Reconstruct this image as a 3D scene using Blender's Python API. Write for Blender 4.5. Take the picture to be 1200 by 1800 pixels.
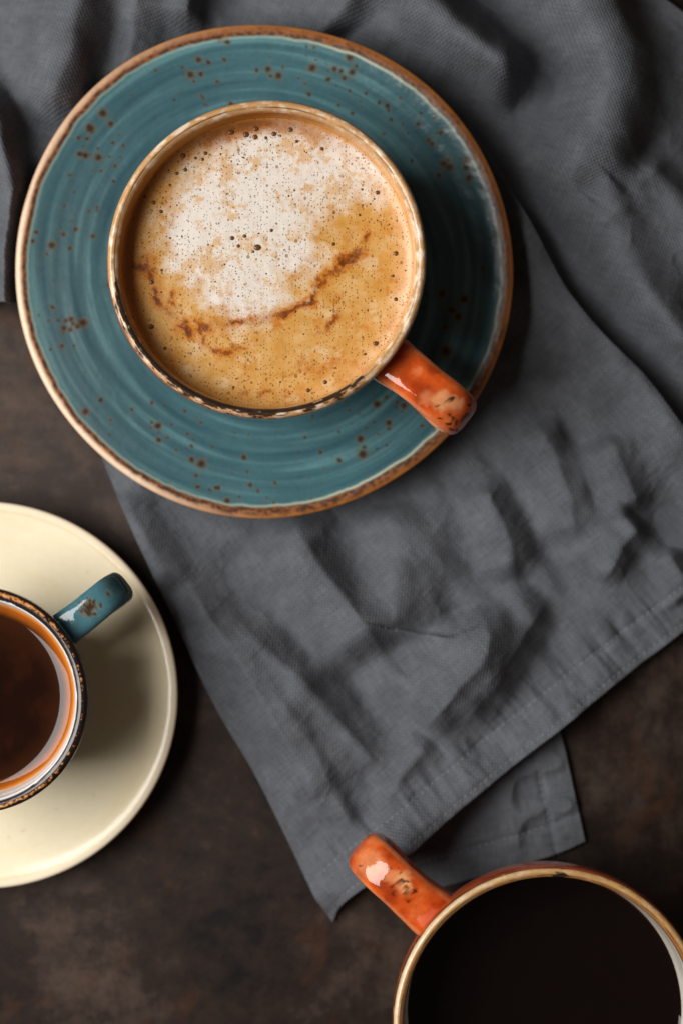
import bpy, math
import numpy as np

# ------------------------------------------------------------------ camera, light, exposure
scn = bpy.context.scene
COL = scn.collection
for o in list(bpy.data.objects):
    bpy.data.objects.remove(o)

CAM_H = 0.85                      # camera height above the table top (m)
PPM = 5107.0                      # photograph pixels per metre on the table top
cam_d = bpy.data.cameras.new('camera')
cam = bpy.data.objects.new('camera', cam_d)
COL.objects.link(cam)
cam.location = (0, 0, CAM_H)
cam.rotation_euler = (0, 0, 0)
cam_d.sensor_fit = 'VERTICAL'
cam_d.sensor_height = 36.0
cam_d.lens = 36.0 * CAM_H / (1800.0 / PPM)
cam_d.clip_start = 0.02
cam_d.clip_end = 20
cam_d.dof.use_dof = True
cam_d.dof.focus_distance = CAM_H - 0.068
cam_d.dof.aperture_fstop = 6.3
scn.camera = cam

w = bpy.data.worlds.new('World')
scn.world = w
w.use_nodes = True
bg = w.node_tree.nodes['Background']
bg.inputs['Color'].default_value = (1.0, 0.77, 0.60, 1)
bg.inputs['Strength'].default_value = 0.070


def area(name, loc, target, sx, sy, power, color):
    d = bpy.data.lights.new(name, 'AREA')
    d.shape = 'RECTANGLE'
    d.size = sx
    d.size_y = sy
    d.energy = power
    d.color = color
    o = bpy.data.objects.new(name, d)
    COL.objects.link(o)
    o.location = loc
    from mathutils import Vector
    v = Vector(target) - Vector(loc)
    o.rotation_euler = v.to_track_quat('-Z', 'Y').to_euler()
    return o


# one tall window to the left, a little towards the top of the picture
area('window_light', (-0.65, 0.02, 0.79), (-0.06, -0.02, 0.0), 0.72, 0.64, 15.6, (1.0, 0.97, 0.93))

scn.view_settings.view_transform = 'Standard'
scn.view_settings.look = 'None'
scn.view_settings.exposure = 0.0
scn.view_settings.gamma = 1.0
scn.view_settings.use_curve_mapping = False

# ------------------------------------------------------------------ helpers
rng = np.random.default_rng(7)


def scale_at(z):
    return PPM * CAM_H / (CAM_H - z)


def at(px, py, z=0.0):
    s = scale_at(z)
    return ((px - 600.0) / s, (900.0 - py) / s)


def lin(r, g, b):
    c = np.array([r, g, b], float) / 255.0
    return np.where(c <= 0.04045, c / 12.92, ((c + 0.055) / 1.055) ** 2.4)


def sstep(a, b, x):
    t = np.clip((np.asarray(x, float) - a) / (b - a), 0, 1)
    return t * t * (3 - 2 * t)


_perm = {}


def noise(x, y, z=0.0, seed=0):
    """3-D gradient noise, about -1..1"""
    x, y, z = np.broadcast_arrays(np.asarray(x, float), np.asarray(y, float), np.asarray(z, float))
    if seed not in _perm:
        r = np.random.default_rng(1000 + seed)
        p = r.permutation(256)
        g = r.normal(size=(256, 3))
        g /= np.linalg.norm(g, axis=1, keepdims=True)
        _perm[seed] = (np.concatenate([p, p]), g)
    p, g = _perm[seed]
    xi, yi, zi = np.floor(x).astype(int), np.floor(y).astype(int), np.floor(z).astype(int)
    xf, yf, zf = x - xi, y - yi, z - zi
    u, v, ww = [t * t * t * (t * (t * 6 - 15) + 10) for t in (xf, yf, zf)]
    out = 0
    for a in (0, 1):
        for b in (0, 1):
            for c in (0, 1):
                h = p[(p[(p[(xi + a) & 255] + yi + b) & 255] + zi + c) & 255]
                gg = g[h]
                d = gg[..., 0] * (xf - a) + gg[..., 1] * (yf - b) + gg[..., 2] * (zf - c)
                wt = (u if a else 1 - u) * (v if b else 1 - v) * (ww if c else 1 - ww)
                out = out + d * wt
    return out * 1.6


def fbm(x, y, z=0.0, octaves=4, seed=0, gain=0.5):
    s, a, f, n = 0, 1.0, 1.0, 0
    for k in range(octaves):
        s = s + a * noise(np.asarray(x) * f, np.asarray(y) * f, np.asarray(z) * f, seed + k)
        n += a
        a *= gain
        f *= 2.03
    return s / n


def mix(c, c2, t):
    t = np.clip(np.asarray(t), 0, 1)[..., None]
    return c * (1 - t) + np.asarray(c2) * t


def mesh_from(name, verts, faces, mat, parent=None, col=None, rough=None, uv=None, smooth=True):
    me = bpy.data.meshes.new(name)
    verts = np.asarray(verts, np.float32)
    faces = np.asarray(faces, np.int32)
    me.vertices.add(len(verts))
    me.vertices.foreach_set('co', verts.ravel())
    nf, k = faces.shape
    me.loops.add(nf * k)
    me.loops.foreach_set('vertex_index', faces.ravel())
    me.polygons.add(nf)
    me.polygons.foreach_set('loop_start', np.arange(0, nf * k, k, dtype=np.int32))
    me.polygons.foreach_set('loop_total', np.full(nf, k, np.int32))
    me.update(calc_edges=True)
    me.validate()
    if smooth:
        me.polygons.foreach_set('use_smooth', np.ones(len(me.polygons), bool))
    if col is not None:
        a = me.attributes.new('col', 'FLOAT_COLOR', 'POINT')
        c4 = np.ones((len(verts), 4), np.float32)
        c4[:, :3] = np.clip(col, 0, 1)
        a.data.foreach_set('color', c4.ravel())
    if rough is not None:
        a = me.attributes.new('rgh', 'FLOAT', 'POINT')
        a.data.foreach_set('value', np.asarray(rough, np.float32).ravel())
    if uv is not None:
        l = me.uv_layers.new(name='UVMap')
        l.data.foreach_set('uv', np.asarray(uv, np.float32)[faces.ravel()].ravel())
    me.materials.append(mat)
    ob = bpy.data.objects.new(name, me)
    COL.objects.link(ob)
    if parent:
        ob.parent = parent
    return ob


def grid_faces(nu, nv, wrap_u=False, wrap_v=False):
    """vertex index = i*nv + j"""
    i = np.arange(nu if wrap_u else nu - 1)
    j = np.arange(nv if wrap_v else nv - 1)
    I, J = np.meshgrid(i, j, indexing='ij')
    I2, J2 = (I + 1) % nu, (J + 1) % nv
    return np.stack([I * nv + J, I2 * nv + J, I2 * nv + J2, I * nv + J2], -1).reshape(-1, 4)


def catmull(P, n):
    """even arc-length samples of a Catmull-Rom curve through P"""
    P = np.asarray(P, float)
    Q = np.vstack([2 * P[0] - P[1], P, 2 * P[-1] - P[-2]])
    out = []
    for k in range(len(P) - 1):
        t = np.linspace(0, 1, 40, endpoint=False)[:, None]
        a, b, c, d = Q[k], Q[k + 1], Q[k + 2], Q[k + 3]
        out.append(0.5 * (2 * b + (c - a) * t + (2 * a - 5 * b + 4 * c - d) * t ** 2 + (3 * b - a - 3 * c + d) * t ** 3))
    out = np.vstack(out + [P[-1:]])
    s = np.concatenate([[0], np.cumsum(np.linalg.norm(np.diff(out, axis=0), axis=1))])
    q = np.linspace(0, s[-1], n)
    return np.stack([np.interp(q, s, out[:, k]) for k in range(out.shape[1])], -1)


def empty(name, loc, rz=0.0):
    o = bpy.data.objects.new(name, None)
    COL.objects.link(o)
    o.empty_display_size = 0.02
    o.location = loc
    o.rotation_euler = (0, 0, rz)
    return o


def tag(o, label, cat):
    o['label'] = label
    o['category'] = cat
    return o


# ------------------------------------------------------------------ materials
def new_mat(name):
    m = bpy.data.materials.new(name)
    m.use_nodes = True
    nt = m.node_tree
    b = nt.nodes['Principled BSDF']
    return m, nt, b


def N(nt, t, **kw):
    n = nt.nodes.new(t)
    for k, v in kw.items():
        if k.startswith('i_'):
            n.inputs[k[2:].replace('_', ' ')].default_value = v
        else:
            setattr(n, k, v)
    return n


def glaze_mat(name, rough=None, coat=0.0, bump=0.0, bscale=300.0, grain=0.10, gscale=900.0, spec=0.5):
    """fired glaze: colour comes from the 'col' attribute, fine grain and relief from nodes"""
    m, nt, b = new_mat(name)
    L = nt.links.new
    a = N(nt, 'ShaderNodeAttribute', attribute_name='col')
    tc = N(nt, 'ShaderNodeTexCoord')
    n = N(nt, 'ShaderNodeTexNoise', i_Scale=gscale, i_Detail=4.0)
    L(tc.outputs['Object'], n.inputs['Vector'])
    mr = N(nt, 'ShaderNodeMapRange')
    mr.inputs['From Min'].default_value = 0.3
    mr.inputs['From Max'].default_value = 0.7
    mr.inputs['To Min'].default_value = 1 - grain
    mr.inputs['To Max'].default_value = 1 + grain
    L(n.outputs['Fac'], mr.inputs['Value'])
    mu = N(nt, 'ShaderNodeVectorMath', operation='SCALE')
    L(a.outputs['Color'], mu.inputs[0])
    L(mr.outputs['Result'], mu.inputs['Scale'])
    L(mu.outputs['Vector'], b.inputs['Base Color'])
    if rough is None:
        r = N(nt, 'ShaderNodeAttribute', attribute_name='rgh')
        L(r.outputs['Fac'], b.inputs['Roughness'])
    else:
        b.inputs['Roughness'].default_value = rough
    b.inputs['Specular IOR Level'].default_value = spec
    b.inputs['Coat Weight'].default_value = coat
    b.inputs['Coat Roughness'].default_value = 0.06
    if bump > 0:
        n2 = N(nt, 'ShaderNodeTexNoise', i_Scale=bscale, i_Detail=3.0)
        L(tc.outputs['Object'], n2.inputs['Vector'])
        bp = N(nt, 'ShaderNodeBump', i_Strength=1.0, i_Distance=bump)
        L(n2.outputs['Fac'], bp.inputs['Height'])
        L(bp.outputs['Normal'], b.inputs['Normal'])
    return m


M_CUP = glaze_mat('glazed_stoneware', bump=0.00025, bscale=130, grain=0.08)
M_SAUCER = glaze_mat('satin_glaze', bump=0.0003, bscale=160, grain=0.06)
M_CREAM = glaze_mat('cream_glaze', bump=0.0002, bscale=60, grain=0.02, gscale=400)


def table_mat():
    m, nt, b = new_mat('rusted_dark_metal')
    L = nt.links.new
    tc = N(nt, 'ShaderNodeTexCoord')
    n1 = N(nt, 'ShaderNodeTexNoise', i_Scale=14.0, i_Detail=6.0, i_Roughness=0.62, i_Distortion=0.4)
    n2 = N(nt, 'ShaderNodeTexNoise', i_Scale=95.0, i_Detail=8.0, i_Roughness=0.7)
    n3 = N(nt, 'ShaderNodeTexNoise', i_Scale=38.0, i_Detail=5.0, i_Roughness=0.6, i_Distortion=0.8)
    for n in (n1, n2, n3):
        L(tc.outputs['Object'], n.inputs['Vector'])
    r1 = N(nt, 'ShaderNodeValToRGB')
    e = r1.color_ramp.elements
    e[0].position, e[0].color = 0.38, (0.007, 0.0052, 0.0050, 1)
    e[1].position, e[1].color = 0.66, (0.078, 0.054, 0.042, 1)
    k = e.new(0.51); k.color = (0.025, 0.0158, 0.0122, 1)
    ad = N(nt, 'ShaderNodeMath', operation='MULTIPLY_ADD')
    ad.inputs[1].default_value = 0.42
    L(n2.outputs['Fac'], ad.inputs[0])
    m2 = N(nt, 'ShaderNodeMath', operation='MULTIPLY'); m2.inputs[1].default_value = 0.60
    L(n1.outputs['Fac'], m2.inputs[0])
    L(m2.outputs[0], ad.inputs[2])
    L(ad.outputs[0], r1.inputs['Fac'])
    r2 = N(nt, 'ShaderNodeValToRGB')
    e = r2.color_ramp.elements
    e[0].position, e[0].color = 0.56, (0, 0, 0, 1)
    e[1].position, e[1].color = 0.72, (1, 1, 1, 1)
    L(n3.outputs['Fac'], r2.inputs['Fac'])
    sc = N(nt, 'ShaderNodeMath', operation='MULTIPLY'); sc.inputs[1].default_value = 0.65
    L(r2.outputs['Color'], sc.inputs[0])
    mx = N(nt, 'ShaderNodeMix', data_type='RGBA')
    L(sc.outputs[0], mx.inputs['Factor'])
    L(r1.outputs['Color'], mx.inputs['A'])
    mx.inputs['B'].default_value = (0.060, 0.024, 0.011, 1)
    # tiny pale flecks
    vo = N(nt, 'ShaderNodeTexVoronoi', i_Scale=70.0)
    L(tc.outputs['Object'], vo.inputs['Vector'])
    lt = N(nt, 'ShaderNodeMath', operation='LESS_THAN'); lt.inputs[1].default_value = 0.045
    L(vo.outputs['Distance'], lt.inputs[0])
    sx = N(nt, 'ShaderNodeSeparateColor')
    L(vo.outputs['Color'], sx.inputs['Color'])
    gt = N(nt, 'ShaderNodeMath', operation='GREATER_THAN'); gt.inputs[1].default_value = 0.985
    L(sx.outputs['Red'], gt.inputs[0])
    an = N(nt, 'ShaderNodeMath', operation='MULTIPLY')
    L(lt.outputs[0], an.inputs[0]); L(gt.outputs[0], an.inputs[1])
    mx2 = N(nt, 'ShaderNodeMix', data_type='RGBA')
    L(an.outputs[0], mx2.inputs['Factor'])
    L(mx.outputs['Result'], mx2.inputs['A'])
    mx2.inputs['B'].default_value = (0.17, 0.15, 0.14, 1)
    L(mx2.outputs['Result'], b.inputs['Base Color'])
    rr = N(nt, 'ShaderNodeMapRange')
    rr.inputs['To Min'].default_value = 0.5
    rr.inputs['To Max'].default_value = 0.85
    L(n2.outputs['Fac'], rr.inputs['Value'])
    L(rr.outputs['Result'], b.inputs['Roughness'])
    b.inputs['Specular IOR Level'].default_value = 0.22
    bp = N(nt, 'ShaderNodeBump', i_Strength=0.6, i_Distance=0.0008)
    L(n2.outputs['Fac'], bp.inputs['Height'])
    L(bp.outputs['Normal'], b.inputs['Normal'])
    return m


def linen_mat():
    m, nt, b = new_mat('grey_linen')
    L = nt.links.new
    uv = N(nt, 'ShaderNodeUVMap', uv_map='UVMap')          # in millimetres along the threads
    sp = N(nt, 'ShaderNodeSeparateXYZ')
    L(uv.outputs['UV'], sp.inputs[0])

    def stretched(sx, sy, detail=2.0):
        mp = N(nt, 'ShaderNodeMapping')
        mp.inputs['Scale'].default_value = (sx, sy, 1)
        L(uv.outputs['UV'], mp.inputs['Vector'])
        n = N(nt, 'ShaderNodeTexNoise', i_Scale=1.0, i_Detail=detail)
        L(mp.outputs['Vector'], n.inputs['Vector'])
        return n

    warp = stretched(1.9, 0.16)
    weft = stretched(0.16, 1.9)
    soft = stretched(0.11, 0.11, 5.0)
    wx = N(nt, 'ShaderNodeMath', operation='MULTIPLY'); wx.inputs[1].default_value = math.pi / 0.72
    wy = N(nt, 'ShaderNodeMath', operation='MULTIPLY'); wy.inputs[1].default_value = math.pi / 0.72
    L(sp.outputs['X'], wx.inputs[0]); L(sp.outputs['Y'], wy.inputs[0])
    s1 = N(nt, 'ShaderNodeMath', operation='SINE'); L(wx.outputs[0], s1.inputs[0])
    s2 = N(nt, 'ShaderNodeMath', operation='SINE'); L(wy.outputs[0], s2.inputs[0])
    pr = N(nt, 'ShaderNodeMath', operation='MULTIPLY')
    L(s1.outputs[0], pr.inputs[0]); L(s2.outputs[0], pr.inputs[1])
    sm = N(nt, 'ShaderNodeMath', operation='ADD')
    L(warp.outputs['Fac'], sm.inputs[0]); L(weft.outputs['Fac'], sm.inputs[1])
    hh = N(nt, 'ShaderNodeMath', operation='MULTIPLY_ADD'); hh.inputs[1].default_value = 0.55
    L(pr.outputs[0], hh.inputs[0]); L(sm.outputs[0], hh.inputs[2])
    bp = N(nt, 'ShaderNodeBump', i_Strength=1.0, i_Distance=0.00020)
    L(hh.outputs[0], bp.inputs['Height'])
    L(bp.outputs['Normal'], b.inputs['Normal'])
    # colour: uneven yarn, slightly washed-out patches
    mr = N(nt, 'ShaderNodeMapRange')
    mr.inputs['From Min'].default_value = 0.70
    mr.inputs['From Max'].default_value = 1.30
    mr.inputs['To Min'].default_value = 0.80
    mr.inputs['To Max'].default_value = 1.20
    L(sm.outputs[0], mr.inputs['Value'])
    m3 = N(nt, 'ShaderNodeMapRange')
    m3.inputs['From Min'].default_value = 0.3
    m3.inputs['From Max'].default_value = 0.7
    m3.inputs['To Min'].default_value = 0.86
    m3.inputs['To Max'].default_value = 1.14
    L(soft.outputs['Fac'], m3.inputs['Value'])
    m0 = N(nt, 'ShaderNodeMath', operation='MULTIPLY')
    L(mr.outputs['Result'], m0.inputs[0]); L(m3.outputs['Result'], m0.inputs[1])
    yarn = N(nt, 'ShaderNodeMath', operation='MULTIPLY_ADD')
    yarn.inputs[1].default_value = 0.22
    yarn.inputs[2].default_value = 1.0
    L(pr.outputs[0], yarn.inputs[0])
    mm = N(nt, 'ShaderNodeMath', operation='MULTIPLY')
    L(m0.outputs[0], mm.inputs[0]); L(yarn.outputs[0], mm.inputs[1])
    vs = N(nt, 'ShaderNodeVectorMath', operation='SCALE')
    vs.inputs[0].default_value = (0.100, 0.107, 0.121)
    L(mm.outputs[0], vs.inputs['Scale'])
    L(vs.outputs['Vector'], b.inputs['Base Color'])
    b.inputs['Roughness'].default_value = 0.85
    b.inputs['Specular IOR Level'].default_value = 0.15
    b.inputs['Sheen Weight'].default_value = 0.0
    b.inputs['Sheen Roughness'].default_value = 0.5
    return m


def thread_mat():
    m, nt, b = new_mat('grey_thread')
    L = nt.links.new
    tc = N(nt, 'ShaderNodeTexCoord')
    n = N(nt, 'ShaderNodeTexNoise', i_Scale=1500.0)
    L(tc.outputs['Object'], n.inputs['Vector'])
    r = N(nt, 'ShaderNodeValToRGB')
    r.color_ramp.elements[0].color = (0.12, 0.125, 0.14, 1)
    r.color_ramp.elements[1].color = (0.19, 0.195, 0.21, 1)
    L(n.outputs['Fac'], r.inputs['Fac'])
    L(r.outputs['Color'], b.inputs['Base Color'])
    b.inputs['Roughness'].default_value = 0.8
    return m


def foam_mat():
    m, nt, b = new_mat('milk_foam')
    L = nt.links.new
    a = N(nt, 'ShaderNodeAttribute', attribute_name='col')
    fz = N(nt, 'ShaderNodeAttribute', attribute_name='rgh')     # how strongly pitted the foam is here
    tc = N(nt, 'ShaderNodeTexCoord')
    dots = None
    for sc, rmin, rmax, keep in ((560.0, 0.02, 0.22, 0.55), (330.0, 0.0, 0.20, 0.70), (1000.0, 0.05, 0.26, 0.50)):
        v = N(nt, 'ShaderNodeTexVoronoi', i_Scale=sc)
        v.voronoi_dimensions = '2D'
        L(tc.outputs['Object'], v.inputs['Vector'])
        s = N(nt, 'ShaderNodeSeparateColor')
        L(v.outputs['Color'], s.inputs['Color'])
        rad = N(nt, 'ShaderNodeMapRange')
        rad.inputs['From Min'].default_value = keep
        rad.inputs['To Min'].default_value = rmin
        rad.inputs['To Max'].default_value = rmax
        L(s.outputs['Red'], rad.inputs['Value'])
        rf = N(nt, 'ShaderNodeMath', operation='MULTIPLY')
        L(rad.outputs['Result'], rf.inputs[0]); L(fz.outputs['Fac'], rf.inputs[1])
        df = N(nt, 'ShaderNodeMath', operation='SUBTRACT')
        L(rf.outputs[0], df.inputs[0]); L(v.outputs['Distance'], df.inputs[1])
        st = N(nt, 'ShaderNodeMapRange', interpolation_type='SMOOTHSTEP')
        st.inputs['From Min'].default_value = -0.04
        st.inputs['From Max'].default_value = 0.05
        L(df.outputs[0], st.inputs['Value'])
        gt = N(nt, 'ShaderNodeMath', operation='GREATER_THAN'); gt.inputs[1].default_value = keep
        L(s.outputs['Red'], gt.inputs[0])
        k = N(nt, 'ShaderNodeMath', operation='MULTIPLY')
        L(st.outputs['Result'], k.inputs[0]); L(gt.outputs[0], k.inputs[1])
        if dots is None:
            dots = k
        else:
            mxn = N(nt, 'ShaderNodeMath', operation='MAXIMUM')
            L(dots.outputs[0], mxn.inputs[0]); L(k.outputs[0], mxn.inputs[1])
            dots = mxn
    fac = N(nt, 'ShaderNodeMath', operation='MULTIPLY'); fac.inputs[1].default_value = 0.66
    L(dots.outputs[0], fac.inputs[0])
    mx = N(nt, 'ShaderNodeMix', data_type='RGBA')
    L(fac.outputs[0], mx.inputs['Factor'])
    L(a.outputs['Color'], mx.inputs['A'])
    mx.inputs['B'].default_value = (0.17, 0.065, 0.020, 1)
    L(mx.outputs['Result'], b.inputs['Base Color'])
    bp = N(nt, 'ShaderNodeBump', i_Strength=0.6, i_Distance=0.0003, invert=True)
    L(dots.outputs[0], bp.inputs['Height'])
    n = N(nt, 'ShaderNodeTexNoise', i_Scale=160.0, i_Detail=3.0)
    L(tc.outputs['Object'], n.inputs['Vector'])
    b2 = N(nt, 'ShaderNodeBump', i_Strength=0.5, i_Distance=0.0004)
    L(n.outputs['Fac'], b2.inputs['Height'])
    L(bp.outputs['Normal'], b2.inputs['Normal'])
    L(b2.outputs['Normal'], b.inputs['Normal'])
    b.inputs['Roughness'].default_value = 0.32
    b.inputs['Specular IOR Level'].default_value = 0.4
    return m


def liquid_mat(name, rough=0.03, bump=0.0):
    m, nt, b = new_mat(name)
    L = nt.links.new
    a = N(nt, 'ShaderNodeAttribute', attribute_name='col')
    tc = N(nt, 'ShaderNodeTexCoord')
    n = N(nt, 'ShaderNodeTexNoise', i_Scale=120.0, i_Detail=3.0)
    L(tc.outputs['Object'], n.inputs['Vector'])
    mr = N(nt, 'ShaderNodeMapRange')
    mr.inputs['To Min'].default_value = 0.85
    mr.inputs['To Max'].default_value = 1.15
    L(n.outputs['Fac'], mr.inputs['Value'])
    vs = N(nt, 'ShaderNodeVectorMath', operation='SCALE')
    L(a.outputs['Color'], vs.inputs[0]); L(mr.outputs['Result'], vs.inputs['Scale'])
    L(vs.outputs['Vector'], b.inputs['Base Color'])
    b.inputs['Roughness'].default_value = rough
    b.inputs['IOR'].default_value = 1.34
    return m


def bubble_mat():
    m, nt, b = new_mat('bubble_film')
    L = nt.links.new
    tc = N(nt, 'ShaderNodeTexCoord')
    n = N(nt, 'ShaderNodeTexNoise', i_Scale=260.0)
    L(tc.outputs['Object'], n.inputs['Vector'])
    r = N(nt, 'ShaderNodeValToRGB')
    r.color_ramp.elements[0].color = (0.045, 0.017, 0.007, 1)
    r.color_ramp.elements[1].color = (0.20, 0.085, 0.032, 1)
    L(n.outputs['Fac'], r.inputs['Fac'])
    L(r.outputs['Color'], b.inputs['Base Color'])
    b.inputs['Roughness'].default_value = 0.06
    b.inputs['IOR'].default_value = 1.34
    return m


M_TABLE, M_LINEN, M_THREAD = table_mat(), linen_mat(), thread_mat()
M_FOAM, M_BUBBLE = foam_mat(), bubble_mat()
M_ESPRESSO = liquid_mat('espresso_surface', 0.05)
M_BLACK = liquid_mat('black_coffee_surface', 0.02)

# ------------------------------------------------------------------ the table top
x0, x1, y0, y1, zt = -0.42, 0.42, -0.46, 0.46, 0.024
V = [(x, y, z) for z in (-zt, 0.0) for y in (y0, y1) for x in (x0, x1)]
F = [(0, 2, 3, 1), (4, 5, 7, 6), (0, 1, 5, 4), (1, 3, 7, 5), (3, 2, 6, 7), (2, 0, 4, 6)]
tab = mesh_from('table', V, F, M_TABLE, smooth=False)
tab['kind'] = 'structure'

# ------------------------------------------------------------------ placement of the crockery
Z_SAUCER = 0.0034                                     # the blue saucer stands on the linen
SAU_C = at(463.5, 475.5, 0.022)                       # rim centres measured in the photograph
CUP1_C = at(469, 456, 0.0765)
SAU2_C = at(-28, 1222, 0.016)
CUP2_C = at(-49, 1232, 0.064)
CUP3_C = at(967, 1802, 0.067)


def under_saucer(x_m, y_m):
    """height of the blue saucer's underside above the table (large outside it)"""
    r = np.hypot(x_m - SAU_C[0], y_m - SAU_C[1])
    z = np.interp(r, [0, 0.049, 0.056, 0.070, 0.0835, 0.0860, 0.095], [Z_SAUCER, Z_SAUCER, 0.0056, 0.0112, 0.0185, 0.024, 0.08])
    return z


# ------------------------------------------------------------------ linen napkin
SC = scale_at(0.006)


def polyd(x, y, pts):
    """distance, side (+ = picture-left when heading down) and 0..1 position along a polyline"""
    pts = np.asarray(pts, float)
    best = np.full(np.shape(x), 1e9)
    side = np.ones(np.shape(x))
    tt = np.zeros(np.shape(x))
    seg = np.linalg.norm(np.diff(pts, axis=0), axis=1)
    tot = seg.sum()
    acc = 0
    for k in range(len(pts) - 1):
        a, d = pts[k], pts[k + 1] - pts[k]
        px, py = x - a[0], y - a[1]
        t = np.clip((px * d[0] + py * d[1]) / (d @ d), 0, 1)
        dist = np.hypot(px - t * d[0], py - t * d[1])
        cr = d[0] * py - d[1] * px
        m = dist < best
        best = np.where(m, dist, best)
        side = np.where(m, np.clip(cr / (np.linalg.norm(d) * np.maximum(dist, 1e-6)), -1, 1), side)
        tt = np.where(m, (acc + t * seg[k]) / tot, tt)
        acc += seg[k]
    return best, side, tt


def fold(x, y, pts, amp, wl, wr, p=1.65, e0=0.22, e1=0.22):
    d, s, t = polyd(x, y, catmull(pts, 14) if len(pts) > 2 else pts)
    ww_ = wr + (wl - wr) * sstep(-1, 1, s)
    ends = (sstep(0, e0, t) if e0 else 1.0) * (sstep(0, e1, 1 - t) if e1 else 1.0)
    # pressed linen: flat facets meeting in a slightly rounded crease
    k = d / ww_
    tent = np.where(k < 0.14, 0.93 - k * k / 0.28, 1 - k)          # rounded top, straight flanks
    foot = np.where(k > 0.72, 0.28 * np.exp(-(k - 0.72) / 0.28), 0)  # eases out on to the flat
    return amp * np.where(k > 0.72, foot, tent) * (0.12 + 0.88 * ends)


def blob(x, y, cx, cy, rx, ry, amp, ang=0.0):
    c, s = math.cos(ang), math.sin(ang)
    u, v = (x - cx) * c + (y - cy) * s, -(x - cx) * s + (y - cy) * c
    return amp * np.exp(-((u / rx) ** 2 + (v / ry) ** 2))


L1_RIGHT = [(1360, 985), (1290, 860), (1200, 757), (1135, 668), (1070, 603), (1000, 520), (945, 420), (890, 325), (800, 190), (690, 130)]
L1_HEM = [(585, 1625), (600, 1592), (640, 1552), (740, 1474), (840, 1391), (960, 1296), (1100, 1186), (1200, 1110), (1360, 985)]
L1_LEFT = [(585, 1625), (547, 1568), (505, 1480), (445, 1360), (375, 1240), (300, 1078), (228, 920), (176, 800), (140, 690)]
L1_TOP = [(140, 690), (280, 480), (480, 260), (690, 130)]


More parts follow.
